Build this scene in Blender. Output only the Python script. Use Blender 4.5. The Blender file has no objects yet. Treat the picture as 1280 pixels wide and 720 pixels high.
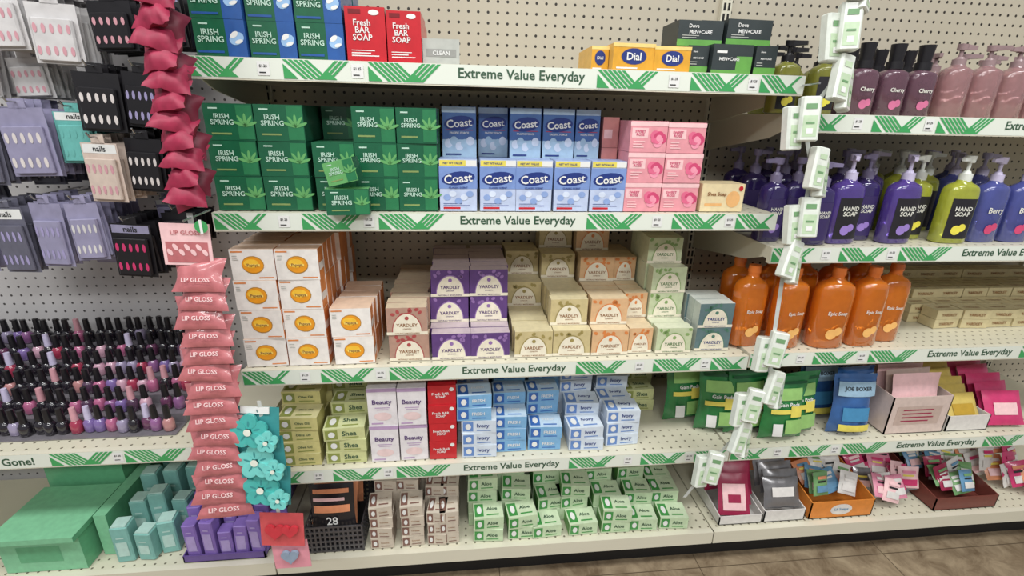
import bpy, math, random
from mathutils import Matrix, Vector, noise
random.seed(7)
D2R=math.radians
# ------------------------------------------------------------------ materials
def lin(c):
    r=[]
    for v in c:
        v=v/255.0
        r.append(v/12.92 if v<=0.04045 else ((v+0.055)/1.055)**2.4)
    return (r[0],r[1],r[2],1.0)
MATS={}
def mat(name,c,rough=0.4,metal=0.0,trans=0.0,var=0.16,scale=70.0,coat=0.0,bump=0.0):
    if name in MATS: return MATS[name]
    m=bpy.data.materials.new(name); m.use_nodes=True
    nt=m.node_tree; b=nt.nodes['Principled BSDF']
    b.inputs['Roughness'].default_value=rough
    b.inputs['Metallic'].default_value=metal
    b.inputs['Transmission Weight'].default_value=trans
    b.inputs['Coat Weight'].default_value=coat
    tc=nt.nodes.new('ShaderNodeTexCoord'); n=nt.nodes.new('ShaderNodeTexNoise')
    n.inputs['Scale'].default_value=scale; n.inputs['Detail'].default_value=2.0
    nt.links.new(tc.outputs['Object'],n.inputs['Vector'])
    mx=nt.nodes.new('ShaderNodeMix'); mx.data_type='RGBA'
    l=lin(c); k=1-var
    mx.inputs[6].default_value=(l[0]*k,l[1]*k,l[2]*k,1)
    mx.inputs[7].default_value=(min(1,l[0]*(1+var)),min(1,l[1]*(1+var)),min(1,l[2]*(1+var)),1)
    nt.links.new(n.outputs['Fac'],mx.inputs[0]); nt.links.new(mx.outputs[2],b.inputs['Base Color'])
    if bump>0:
        bp=nt.nodes.new('ShaderNodeBump'); bp.inputs['Strength'].default_value=bump; bp.inputs['Distance'].default_value=0.003
        nt.links.new(n.outputs['Fac'],bp.inputs['Height']); nt.links.new(bp.outputs['Normal'],b.inputs['Normal'])
    MATS[name]=m; return m
def holemat(name,c,hole,a1,a2,pitch,rad,rough=0.5,ymax=None):
    """painted steel / hardboard perforated on a regular grid"""
    m=bpy.data.materials.new(name); m.use_nodes=True; nt=m.node_tree; N=nt.nodes; L=nt.links
    b=N['Principled BSDF']; b.inputs['Roughness'].default_value=rough
    tc=N.new('ShaderNodeTexCoord'); sp=N.new('ShaderNodeSeparateXYZ'); L.new(tc.outputs['Object'],sp.inputs[0])
    def M(op,a,bv=None):
        n=N.new('ShaderNodeMath'); n.operation=op
        for i,v in enumerate((a,bv)):
            if v is None: continue
            if isinstance(v,(int,float)): n.inputs[i].default_value=v
            else: L.new(v,n.inputs[i])
        return n.outputs[0]
    s=[]
    for a in (a1,a2):
        q=M('ADD',sp.outputs[a],10.0); q=M('DIVIDE',q,pitch); q=M('FRACT',q); q=M('SUBTRACT',q,0.5); q=M('MULTIPLY',q,pitch); s.append(M('MULTIPLY',q,q))
    d=M('SQRT',M('ADD',s[0],s[1])); f=M('LESS_THAN',d,rad)
    if ymax is not None: f=M('MULTIPLY',f,M('LESS_THAN',sp.outputs['Y'],ymax))
    n=N.new('ShaderNodeTexNoise'); n.inputs['Scale'].default_value=5; L.new(tc.outputs['Object'],n.inputs['Vector'])
    v=N.new('ShaderNodeMix'); v.data_type='RGBA'; l=lin(c)
    v.inputs[6].default_value=(l[0]*.88,l[1]*.88,l[2]*.86,1); v.inputs[7].default_value=l; L.new(n.outputs['Fac'],v.inputs[0])
    mx=N.new('ShaderNodeMix'); mx.data_type='RGBA'; L.new(f,mx.inputs[0]); L.new(v.outputs[2],mx.inputs[6]); mx.inputs[7].default_value=lin(hole)
    L.new(mx.outputs[2],b.inputs['Base Color']); MATS[name]=m; return m
PEG=holemat('pegboard_cream',(190,181,163),(44,38,32),'X','Z',0.0254,0.0036)
PEGL=holemat('pegboard_white',(206,203,204),(80,76,76),'X','Z',0.0254,0.0032)
SHELF=holemat('shelf_steel_cream',(216,211,190),(110,104,88),'X','Y',0.0254,0.0030,0.35,0.10)
CREAM=mat('cream_steel',(214,209,190),0.4,var=.04,scale=6)
STRIPW=mat('price_strip_white',(224,229,218),0.3,var=.03,scale=5,coat=.3)
GREEN=mat('strip_green',(66,158,92),0.35,var=.05)
DKTXT=mat('ink_dark_green',(52,84,62),0.5)
INK=mat('ink_black',(30,30,32),0.5)
WHITE=mat('paper_white',(228,228,226),0.4,var=.03)
DARK=mat('dark_kick',(22,20,20),0.7)
# ------------------------------------------------------------------ mesh builder
class MB:
    def __init__(s): s.V=[];s.F=[];s.M=[];s.S=[];s.mats=[]
    def mi(s,m):
        if m not in s.mats: s.mats.append(m)
        return s.mats.index(m)
    def add(s,vs,fs,m,T=None,smooth=False):
        o=len(s.V)
        if T is None: s.V+= [tuple(v) for v in vs]
        else: s.V+=[tuple(T@Vector(v)) for v in vs]
        k=s.mi(m)
        for f in fs: s.F.append(tuple(i+o for i in f)); s.M.append(k); s.S.append(smooth)
    def box(s,a,b,m,T=None,side=None,top=None):
        x0,y0,z0=a;x1,y1,z1=b
        v=[(x0,y0,z0),(x1,y0,z0),(x1,y1,z0),(x0,y1,z0),(x0,y0,z1),(x1,y0,z1),(x1,y1,z1),(x0,y1,z1)]
        s.add(v,[(0,1,5,4),(2,3,7,6)],m,T)
        s.add(v,[(1,2,6,5),(3,0,4,7)],side or m,T)
        s.add(v,[(4,5,6,7),(3,2,1,0)],top or m,T)
    def rbox(s,a,b,r,m,T=None):
        x0,y0,z0=a;x1,y1,z1=b
        def ring(i,z): return [(x0+i+r,y0+i,z),(x1-i-r,y0+i,z),(x1-i,y0+i+r,z),(x1-i,y1-i-r,z),(x1-i-r,y1-i,z),(x0+i+r,y1-i,z),(x0+i,y1-i-r,z),(x0+i,y0+i+r,z)]
        R=[ring(r*.6,z0),ring(0,z0+r*.6),ring(0,z1-r*.6),ring(r*.6,z1)]
        v=[p for q in R for p in q]; f=[]
        for k in range(3):
            for i in range(8): f.append((k*8+i,k*8+(i+1)%8,(k+1)*8+(i+1)%8,(k+1)*8+i))
        f.append(tuple(range(24,32))); f.append(tuple(range(7,-1,-1))); s.add(v,f,m,T)
    def rect(s,x0,z0,x1,z1,m,T,y=-.0005): s.add([(x0,y,z0),(x1,y,z0),(x1,y,z1),(x0,y,z1)],[(0,1,2,3)],m,T)
    def poly(s,pts,m,T,y=-.0005): s.add([(p[0],y,p[1]) for p in pts],[tuple(range(len(pts)))],m,T)
    def ell(s,cx,cz,rx,rz,m,T,y=-.0007,rot=0,n=18):
        p=[]
        for i in range(n):
            a=2*math.pi*i/n; x=rx*math.cos(a);z=rz*math.sin(a); c,q=math.cos(rot),math.sin(rot)
            p.append((cx+x*c-z*q,cz+x*q+z*c))
        s.poly(p,m,T,y)
    def loft(s,rings,m,T=None,cap=True,smooth=True):
        n=len(rings[0]); v=[p for r in rings for p in r]; f=[]
        for k in range(len(rings)-1):
            for i in range(n): f.append((k*n+i,k*n+(i+1)%n,(k+1)*n+(i+1)%n,(k+1)*n+i))
        s.add(v,f,m,T,smooth)
        if cap:
            s.add(rings[-1],[tuple(range(n))],m,T); s.add(rings[0],[tuple(range(n-1,-1,-1))],m,T)
    def cyl(s,cx,cy,z0,z1,r,m,T=None,n=14,r2=None):
        r2=r if r2 is None else r2
        s.loft([[(cx+q*math.cos(2*math.pi*i/n),cy+q*math.sin(2*math.pi*i/n),z) for i in range(n)] for q,z in((r,z0),(r2,z1))],m,T)
    def rod(s,p,q,r,m,n=6):
        p=Vector(p);q=Vector(q);d=q-p; T=Matrix.Translation(p)@d.to_track_quat('Z','Y').to_matrix().to_4x4()
        s.cyl(0,0,0,d.length,r,m,T,n)
    def text(s,t,cx,cz,w,m,T,y=-.0012,h=None,surf=None,rot=0):
        tv,tf,tw,th=get_text(t)
        k=w/tw
        if h is not None and th*k>h: k=h/th
        c,q=math.cos(rot),math.sin(rot); P=[]
        for (a,b) in tv:
            X=cx+(a*c-b*q)*k; Z=cz+(a*q+b*c)*k
            P.append((X,(surf(X,Z) if surf else 0)+y,Z))
        s.add(P,tf,m,T)
    def lines(s,x0,x1,z,n,dz,th,m,T,y=-.0009):
        for i in range(n):
            e=x1-(x1-x0)*random.uniform(0,.35); s.rect(x0,z-i*dz-th,e,z-i*dz,m,T,y)
    def make(s,name):
        me=bpy.data.meshes.new(name)
        me.from_pydata(s.V,[],s.F)
        for m in s.mats: me.materials.append(m)
        me.polygons.foreach_set('material_index',s.M); me.polygons.foreach_set('use_smooth',s.S); me.update()
        o=bpy.data.objects.new(name,me); bpy.context.collection.objects.link(o); return o
TX={}
def get_text(t):
    if t in TX: return TX[t]
    cu=bpy.data.curves.new('txt','FONT'); cu.body=t; cu.size=1; cu.resolution_u=2; cu.offset=0.018
    cu.align_x='CENTER'; cu.space_line=.85
    ob=bpy.data.objects.new('txt',cu); bpy.context.collection.objects.link(ob)
    dg=bpy.context.evaluated_depsgraph_get(); me=bpy.data.meshes.new_from_object(ob.evaluated_get(dg))
    v=[(p.co.x,p.co.y) for p in me.vertices]; f=[tuple(p.vertices) for p in me.polygons]
    x0=min(a for a,b in v);x1=max(a for a,b in v);y0=min(b for a,b in v);y1=max(b for a,b in v)
    v=[(a-(x0+x1)/2,b-(y0+y1)/2) for a,b in v]
    bpy.data.objects.remove(ob); bpy.data.curves.remove(cu); bpy.data.meshes.remove(me)
    TX[t]=(v,f,x1-x0,y1-y0); return TX[t]
def TR(x,y,z,rz=0,rx=0,ry=0):
    return Matrix.Translation((x,y,z))@Matrix.Rotation(D2R(rz),4,'Z')@Matrix.Rotation(D2R(ry),4,'Y')@Matrix.Rotation(D2R(rx),4,'X')
def TOP(T,h): return T@Matrix(((1,0,0,0),(0,0,1,0),(0,-1,0,h),(0,0,0,1)))
# ------------------------------------------------------------------ room + shelving
W=1.22; BACK=0.3975
b=MB(); b.box((-3,-4,-.05),(5,1.2,0),mat('floor_tmp',(100,84,68))); fl=b.make('floor')
m=bpy.data.materials.new('floor_tile_brown'); m.use_nodes=True; nt=m.node_tree; bs=nt.nodes['Principled BSDF']; bs.inputs['Roughness'].default_value=.35
tc=nt.nodes.new('ShaderNodeTexCoord'); n1=nt.nodes.new('ShaderNodeTexNoise'); n1.inputs['Scale'].default_value=12; n1.inputs['Detail'].default_value=10; n1.inputs['Roughness'].default_value=.7; n1.inputs['Distortion'].default_value=.6
cr=nt.nodes.new('ShaderNodeValToRGB'); cr.color_ramp.elements[0].position=.35; cr.color_ramp.elements[0].color=lin((108,90,70)); cr.color_ramp.elements[1].position=.68; cr.color_ramp.elements[1].color=lin((166,148,122))
br=nt.nodes.new('ShaderNodeTexBrick'); br.inputs['Scale'].default_value=1.0; br.inputs['Mortar Size'].default_value=.0015; br.inputs['Brick Width'].default_value=.60; br.inputs['Row Height'].default_value=.60; br.offset=0
br.inputs['Mortar'].default_value=lin((90,76,60)); nt.links.new(tc.outputs['Object'],n1.inputs['Vector']); nt.links.new(tc.outputs['Object'],br.inputs['Vector'])
nt.links.new(n1.outputs['Fac'],cr.inputs[0]); nt.links.new(cr.outputs[0],br.inputs['Color1']); nt.links.new(cr.outputs[0],br.inputs['Color2']); nt.links.new(br.outputs['Color'],bs.inputs['Base Color'])
fl.data.materials.clear(); fl.data.materials.append(m)
b=MB()
b.box((-2.44,BACK,0),(0,BACK+.02,2.0),PEGL); b.box((0,BACK,0),(3.66,BACK+.02,2.0),PEG); b.make('wall_back')
for x in (-W,0,W,2*W):
    b=MB(); b.box((x-.014,BACK-.012,.0),(x+.014,BACK,2.0),CREAM)
    z=.2
    while z<1.95:
        b.box((x-.009,BACK-.0128,z),(x-.003,BACK-.0115,z+.018),DARK); b.box((x+.003,BACK-.0128,z),(x+.009,BACK-.0115,z+.018),DARK); z+=.0254
    b.make('shelf_upright_post')
def hatch(b,x0,x1,zc):
    zb,zt=zc-.0165,zc+.0165; h=zt-zb; w=x1-x0; mid=x0+w*.45
    x=x0
    while x<mid-.004:
        b.add([(x+h*1.1,-.0012,zb),(x+h*1.1+.0068,-.0012,zb),(x+.0068,-.0012,zt),(x,-.0012,zt)],[(0,1,2,3)],GREEN); x+=.0098
    x=mid+.006
    while x<x1-.036:
        b.add([(x+.002,-.0013,zb),(x+.0088,-.0013,zb),(x+h*1.1+.0068,-.0013,zt),(x+h*1.1,-.0013,zt)],[(0,1,2,3)],GREEN); x+=.0098
    b.add([(x0,-.0014,zb),(x0+.026,-.0014,zb),(x0,-.0014,zb+.026)],[(0,1,2)],GREEN)
    b.add([(mid+.008,-.0014,zb),(mid+.045,-.0014,zb),(mid+.026,-.0014,zb+.017)],[(0,1,2)],GREEN)
I4=Matrix.Identity(4)
def shelf(x0,zc,blocks,texts,tags,length=W):
    b=MB(); zt=zc+.018; x1=x0+length
    b.box((x0+.003,.012,zt-.03),(x1-.003,BACK-.013,zt-.001),CREAM,top=SHELF)
    b.box((x0+.001,.0,zc-.021),(x1-.001,.013,zt),CREAM)
    b.rect(x0+.002,zc-.0185,x1-.002,zc+.0175,STRIPW,I4,-.0006)
    for xs in (x0+.003,x1-.006):
        b.add([(xs,.03,zt-.03),(xs,BACK-.013,zt-.03),(xs,BACK-.013,zt-.10),(xs,.10,zt-.055),(xs+.003,.03,zt-.03),(xs+.003,BACK-.013,zt-.03),(xs+.003,BACK-.013,zt-.10),(xs+.003,.10,zt-.055)],
              [(0,1,2,3),(7,6,5,4),(0,3,7,4),(3,2,6,7)],CREAM)
    for a,c in blocks: hatch(b,x0+a,x0+c,zc)
    for t,a,c in texts: b.text(t,x0+(a+c)/2,zc,c-a,DKTXT,I4)
    for a in tags:
        b.rect(x0+a-.011,zc-.012,x0+a+.011,zc+.012,WHITE,I4,-.0016); b.text('$1.25',x0+a,zc+.004,.014,INK,I4,-.0022); b.rect(x0+a-.008,zc-.008,x0+a+.004,zc-.006,INK,I4,-.0021)
    return b.make('gondola_shelf')
BL=[(.004,.105),(.175,.29),(.33,.46),(.775,.90),(.97,1.09),(1.12,1.21)]
TG=[.14,.31,.935,1.105]
TT=[('Extreme Value Everyday',.5,.75)]
for z in (1.3395,1.0515,.6902,.408): shelf(0,z,BL,TT,TG)
for z in (1.2667,.9721,.6961,.4079): shelf(W,z,BL,TT,TG)
shelf(-W,.493,[(.25,.36),(.77,.90),(.93,1.06)],[("Get It Before It's Gone!",.47,.735)],[.915,.1])
b=MB()
for x0 in (-2*W,-W,0,W,2*W):
    b.box((x0+.002,.0,.118),(x0+W-.002,BACK-.013,.137),CREAM,top=SHELF)
    b.box((x0+.002,-.004,.098),(x0+W-.002,.012,.139),CREAM)
b.box((-2*W,.05,0),(3*W,.07,.12),DARK)
b.make('gondola_base_deck')
# ------------------------------------------------------------------ stacks
def stack(b,design,x0,w,h,z0,counts,d=.06,y0=.02,gap=.0015,jit=1.0,tops=False):
    base,side,top,fn=design
    for j,c in enumerate(counts):
        y=y0+j*(d+.0015)
        if y+d>BACK-.016: break
        rowdx=random.uniform(-.002,.002)*jit
        for k in range(c):
            r=random.uniform(-1,1)*jit; dx=random.uniform(-.0015,.0015)+rowdx; dy=random.uniform(-.0015,.0015)
            T=TR(x0+dx+w/2,y+dy,z0+k*(h+.0006),r)@Matrix.Translation((-w/2,0,0))
            b.box((gap/2,0,0),(w-gap/2,d,h),base,T,side,top)
            if fn and (j==0 or k>=counts[j-1]-0): fn(b,T,w,h,d)
            if tops and k==c-1: fn(b,TOP(T,h),w,d,h)
def leaf(b,T,cx,cz,r,m,y=-.0008):
    for a in (-70,-35,0,35,70):
        aa=D2R(90+a); b.ell(cx+math.cos(aa)*r*.5,cz+math.sin(aa)*r*.5-r*.3,r*.55,r*.13,m,T,y,aa,8)
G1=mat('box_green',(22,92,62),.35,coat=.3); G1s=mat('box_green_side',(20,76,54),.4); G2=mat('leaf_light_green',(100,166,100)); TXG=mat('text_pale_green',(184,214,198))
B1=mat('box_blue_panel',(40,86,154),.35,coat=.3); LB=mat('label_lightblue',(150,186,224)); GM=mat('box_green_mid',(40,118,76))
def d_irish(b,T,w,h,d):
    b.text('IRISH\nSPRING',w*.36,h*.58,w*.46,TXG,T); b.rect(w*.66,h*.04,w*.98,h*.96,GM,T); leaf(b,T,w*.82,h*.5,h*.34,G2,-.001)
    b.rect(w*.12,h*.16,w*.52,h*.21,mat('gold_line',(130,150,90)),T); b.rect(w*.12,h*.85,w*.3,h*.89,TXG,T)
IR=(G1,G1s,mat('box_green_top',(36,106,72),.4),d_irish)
def d_irishb(b,T,w,h,d):
    b.text('IRISH\nSPRING',w*.32,h*.56,w*.50,TXG,T); b.rect(w*.62,0,w*.995,h,B1,T)
    b.ell(w*.82,h*.5,w*.15,h*.16,LB,T,-.001,.5); b.ell(w*.78,h*.60,w*.09,h*.07,WHITE,T,-.0013,.6); b.ell(w*.86,h*.42,w*.08,h*.05,WHITE,T,-.0014,.3); b.rect(w*.05,h*.10,w*.55,h*.16,B1,T,-.0008); b.rect(w*.12,h*.85,w*.3,h*.89,TXG,T)
IRB=(G1,B1,mat('box_blue_top',(40,76,134),.4),d_irishb)
RED=mat('box_red',(192,30,42),.35,coat=.3)
def d_red(b,T,w,h,d):
    b.text('Fresh\nBAR\nSOAP',w*.42,h*.58,w*.6,WHITE,T,h=h*.38); b.ell(w*.72,h*.9,w*.13,h*.05,WHITE,T); b.rect(w*.12,h*.10,w*.8,h*.12,WHITE,T); b.rect(w*.12,h*.15,w*.6,h*.17,WHITE,T); b.rect(w*.12,h*.2,w*.7,h*.215,WHITE,T)
    b.rect(w*.1,h*.87,w*.4,h*.95,mat('red_dark',(120,16,26)),T)
RD=(RED,RED,mat('red_top',(110,26,32)),d_red)
def d_redlow(b,T,w,h,d):
    b.text('Fresh BAR\nSOAP',w*.45,h*.5,w*.6,WHITE,T); b.ell(w*.84,h*.8,w*.08,h*.1,WHITE,T)
RDL=(RED,RED,RED,d_redlow)
PALEG=mat('pale_grey_box',(180,182,176),.4)
PALE=(PALEG,PALEG,PALEG,lambda b,T,w,h,d:(b.rect(w*.1,h*.3,w*.9,h*.6,mat('grey_label',(150,150,146)),T),b.text('CLEAN',w*.5,h*.45,w*.45,WHITE,T)))
GOLD=mat('box_gold',(218,160,52),.3,coat=.3)
def d_dial(b,T,w,h,d):
    b.ell(w*.5,h*.52,w*.30,h*.30,mat('navy',(36,52,120)),T); b.text('Dial',w*.5,h*.52,w*.34,WHITE,T,-.0016); b.rect(0,h*.86,w,h,mat('gold_light',(236,206,128)),T); b.rect(w*.1,h*.06,w*.6,h*.12,WHITE,T)
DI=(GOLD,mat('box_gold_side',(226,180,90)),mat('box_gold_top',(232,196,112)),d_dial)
DKB=mat('box_charcoal',(48,56,58),.4); LIME=mat('lime',(100,160,74))
def d_dove(b,T,w,h,d):
    b.rect(0,0,w*.99,h*.25,LIME,T); b.text('MEN+CARE',w*.5,h*.55,w*.5,WHITE,T); b.text('Dove',w*.34,h*.78,w*.22,WHITE,T); b.lines(w*.1,w*.5,h*.42,2,h*.08,h*.03,PALEG,T)
DV=(DKB,DKB,mat('charcoal_top',(60,66,66)),d_dove)
def d_dove2(b,T,w,h,d):
    b.rect(w*.60,h*.05,w*.99,h*.6,LIME,T); b.text('MEN+CARE',w*.42,h*.5,w*.5,WHITE,T); b.rect(w*.1,h*.7,w*.35,h*.78,WHITE,T); b.rect(0,0,w*.99,h*.12,LIME,T,-.0008)
DV2=(DKB,DKB,mat('charcoal_top',(60,66,66)),d_dove2)
CBL=mat('coast_blue',(74,108,166),.35,coat=.2); CLV=mat('coast_pale',(186,198,226),.35,coat=.2); NAVY=mat('navy2',(34,54,124)); YEL=mat('yellow_flash',(226,210,96)); BUB=mat('bubble',(210,220,240)); BUB2=mat('bubble2',(168,196,220))
def d_coastf(b,T,w,h,d):
    b.rect(w*.02,h*.88,w*.70,h*.985,YEL,T,-.0009); b.rect(w*.70,h*.88,w*.98,h*.985,WHITE,T,-.0009); b.text('NET WT VALUE',w*.36,h*.93,w*.5,NAVY,T,-.0014); b.rect(0,h*.44,w,h*.86,mat('coast_mid',(122,148,204)),T)
    b.ell(w*.5,h*.64,w*.44,h*.13,NAVY,T,-.0009,.12); b.text('Coast',w*.5,h*.64,w*.74,WHITE,T,-.0018,rot=.1)
    b.text('CLASSIC SCENT',w*.5,h*.46,w*.5,NAVY,T)
    for q in range(5): b.ell(w*(.2+.15*q),h*(.27+.08*math.sin(q*2.1)),w*.10,h*.06,BUB if q%2 else mat('bubble3',(140,164,212)),T,-.0006-.0001*q,n=12)
    b.rect(w*.1,h*.04,w*.55,h*.08,RED,T); b.rect(w*.1,h*.10,w*.8,h*.115,NAVY,T); b.rect(w*.1,h*.14,w*.6,h*.15,NAVY,T)
CF=(CLV,CLV,mat('coast_top',(150,168,206)),d_coastf)
def d_coastb(b,T,w,h,d):
    b.rect(0,h*.88,w*.98,h*.99,mat('coast_sky',(170,192,214)),T); b.ell(w*.5,h*.68,w*.44,h*.14,NAVY,T,-.0009,.12); b.text('Coast',w*.5,h*.68,w*.74,WHITE,T,-.0016,rot=.1); b.text('PACIFIC FORCE',w*.5,h*.49,w*.56,WHITE,T)
    b.rect(0,h*.0,w,h*.36,BUB2,T); b.rect(w*.1,h*.54,w*.9,h*.552,RED,T)
    for q in range(5): b.ell(w*(.18+.16*q),h*(.28+.06*math.sin(q*2.1)),w*.12,h*.09,BUB2 if q%2 else BUB,T,-.0008-.0001*q,n=12)
    b.rect(w*.1,h*.05,w*.55,h*.08,NAVY,T,-.0016)
CB=(CBL,CBL,mat('coast_top2',(86,112,158)),d_coastb)
PK=mat('box_pink',(226,152,162),.35,coat=.2); PKD=mat('rose_magenta',(204,72,114)); PKL=mat('pink_pale',(238,196,198)); RM=mat('rose_mid',(224,108,142))
def d_pink(b,T,w,h,d):
    b.rect(0,h*.84,w,h*.98,PKL,T); b.rect(w*.05,h*.46,w*.48,h*.78,PKL,T,-.0004); b.text('SWEET\nROSE',w*.27,h*.62,w*.28,PKD,T); b.lines(w*.1,w*.42,h*.36,3,h*.09,h*.035,PKL,T)
    for q in range(9):
        a=q*2.4; r=.2+.8*(1-q/9); b.ell(w*.74+math.cos(a)*w*.12*r,h*.44+math.sin(a)*h*.18*r,w*.12*(.5+.5*r),h*.17*(.5+.5*r),(PKD,RM,mat('rose_lt',(236,152,174)))[q%3],T,-.0008-.0001*q,a,12)
PI=(PK,PK,mat('pink_top',(232,178,180)),d_pink)
SAL=mat('salmon_box',(206,136,132)); SA=(SAL,SAL,SAL,lambda b,T,w,h,d:(b.rect(w*.1,h*.3,w*.6,h*.6,PKL,T),))
PY=mat('pale_yellow_box',(232,214,172),.35); ink=mat('brown_ink',(140,90,50)); PEA=mat('peach_dot',(236,182,120))
def d_py(b,T,w,h,d):
    b.ell(w*.75,h*.45,w*.16,h*.3,PEA,T); b.text('Shea Soap',w*.36,h*.62,w*.44,ink,T); b.rect(w*.1,h*.2,w*.5,h*.3,PEA,T); b.ell(w*.9,h*.84,w*.05,h*.09,RED,T,-.001)
PYD=(PY,PY,PY,d_py)
OW=mat('orangebox_white',(232,227,222),.35); OR=mat('orange_side',(216,134,74),.4); ORD=mat('orange_disc',(230,152,36))
def d_or(b,T,w,h,d):
    b.ell(w*.5,h*.5,w*.25,h*.29,mat('disc_rim',(176,130,56)),T); b.ell(w*.5,h*.5,w*.235,h*.26,ORD,T,-.0011); b.ell(w*.47,h*.55,w*.17,h*.14,mat('disc_hi',(244,192,60)),T,-.0014)
    b.rect(w*.34,h*.45,w*.66,h*.53,mat('disc_band',(250,214,110)),T,-.0016); b.text('Papaya',w*.5,h*.49,w*.26,ink,T,-.002); b.rect(w*.04,h*.90,w*.3,h*.95,OR,T); b.rect(w*.6,h*.06,w*.94,h*.1,OR,T); b.lines(w*.06,w*.2,h*.8,3,h*.06,h*.02,PALEG,T)
    T2=T@Matrix.Translation((w,0,0))@Matrix.Rotation(math.pi/2,4,'Z')
    b.rect(0,h*.3,d,h*.55,OW,T2,-.0004)
OD=(OW,OR,mat('orange_top',(226,196,172)),d_or)
BAD=mat('badge_cream',(230,222,202),.4)
def yard(base,side,top,ink,acc):
    def fn(b,T,w,h,d):
        for q in range(7): b.ell(w*(.06+.88*random.random()),h*(.72+.22*random.random()),w*.06,h*.06,acc,T,-.0006,random.random()*3,8)
        P=[(w*.5+w*.37*math.cos(math.pi*i/16),h*.10+h*.72*math.sin(math.pi*i/16)) for i in range(17)]
        b.poly(P,acc,T,-.0008); b.poly([(w*.5+(x-w*.5)*.94,h*.10+(z-h*.1)*.94) for x,z in P],BAD,T,-.0011)
        b.rect(0,0,w,h*.11,BAD,T,-.001); b.text('NATURALLY MOISTURISING',w*.5,h*.055,w*.6,ink,T,-.0016)
        b.text('YARDLEY',w*.5,h*.36,w*.52,ink,T,-.0016); b.text('LONDON',w*.5,h*.22,w*.2,ink,T,-.0016); b.ell(w*.5,h*.62,w*.05,h*.07,acc,T,-.0016)
    return (base,side,top,fn)
YR=yard(mat('y_rose',(176,140,124)),mat('y_rose_s',(206,180,156)),mat('y_rose_t',(206,188,162)),ink,mat('y_rose_a',(168,74,74)))
YP=yard(mat('y_purple',(92,62,120)),mat('y_purple_s',(124,98,142)),mat('y_purple_t',(190,174,180)),mat('purple_ink',(80,50,110)),mat('y_purple_a',(144,110,168)))
YC=yard(mat('y_cream',(198,182,136)),mat('y_cream_s',(208,194,152)),mat('y_cream_t',(212,200,162)),ink,mat('y_cream_a',(156,140,84)))
YO=yard(mat('y_orange',(214,174,132)),mat('y_orange_s',(214,188,152)),mat('y_orange_t',(216,196,162)),ink,mat('y_orange_a',(214,130,70)))
YG=yard(mat('y_green',(192,202,166)),mat('y_green_s',(206,212,182)),mat('y_green_t',(212,216,190)),mat('green_ink',(80,120,70)),mat('y_green_a',(134,164,102)))
YB=yard(mat('y_blue',(96,120,124)),mat('y_blue_s',(186,194,190)),mat('y_blue_t',(208,213,206)),NAVY,mat('y_blue_a',(80,122,106)))
Z1,Z2,Z3,Z4,Z5=1.3585,1.0705,.7092,.427,.1395
b=MB()
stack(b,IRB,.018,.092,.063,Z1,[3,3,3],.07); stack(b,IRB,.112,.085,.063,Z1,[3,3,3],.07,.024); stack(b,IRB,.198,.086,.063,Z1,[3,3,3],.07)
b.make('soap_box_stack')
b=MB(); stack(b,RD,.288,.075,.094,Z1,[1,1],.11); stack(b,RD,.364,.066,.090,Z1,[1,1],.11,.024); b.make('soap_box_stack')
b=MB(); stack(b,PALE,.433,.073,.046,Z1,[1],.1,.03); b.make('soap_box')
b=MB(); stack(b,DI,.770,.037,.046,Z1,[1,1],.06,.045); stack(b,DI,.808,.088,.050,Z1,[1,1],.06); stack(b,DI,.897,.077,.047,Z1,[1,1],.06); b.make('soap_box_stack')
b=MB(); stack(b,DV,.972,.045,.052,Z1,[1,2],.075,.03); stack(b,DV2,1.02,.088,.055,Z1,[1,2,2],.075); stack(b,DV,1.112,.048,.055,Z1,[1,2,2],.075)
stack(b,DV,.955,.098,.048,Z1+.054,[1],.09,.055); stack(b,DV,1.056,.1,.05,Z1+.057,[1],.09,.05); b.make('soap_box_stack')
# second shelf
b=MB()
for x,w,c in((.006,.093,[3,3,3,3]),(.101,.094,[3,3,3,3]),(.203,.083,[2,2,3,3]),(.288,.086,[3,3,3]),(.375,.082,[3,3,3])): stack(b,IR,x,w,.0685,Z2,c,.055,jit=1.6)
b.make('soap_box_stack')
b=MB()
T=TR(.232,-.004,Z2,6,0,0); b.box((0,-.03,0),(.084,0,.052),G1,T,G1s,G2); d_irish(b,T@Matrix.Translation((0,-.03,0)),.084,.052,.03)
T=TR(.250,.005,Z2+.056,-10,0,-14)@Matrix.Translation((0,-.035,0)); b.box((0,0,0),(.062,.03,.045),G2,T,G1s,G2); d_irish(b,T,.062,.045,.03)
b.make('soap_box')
b=MB()
for i,(x,w) in enumerate(((.460,.080),(.542,.078),(.621,.079),(.701,.078),(.780,.078))): stack(b,CF,x,w,.108,Z2,[1],.06,.018)
for i,(x,w,y) in enumerate(((.464,.074,.085),(.545,.066,.115),(.613,.069,.085),(.684,.071,.085),(.758,.056,.09))): stack(b,CB,x,w,.106,Z2,[2,2],.06,y)
b.make('soap_box_stack')
b=MB(); stack(b,PI,.863,.083,.0635,Z2,[3,3,3],.07); stack(b,PI,.947,.086,.063,Z2,[3,3],.07); b.make('soap_box_stack')
b=MB(); stack(b,SA,.822,.038,.0655,Z2,[3,3],.07,.095,jit=0); b.make('soap_box_stack')
b=MB(); stack(b,PYD,1.04,.102,.062,Z2,[1],.06,.02,jit=0); b.make('soap_box')
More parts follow.
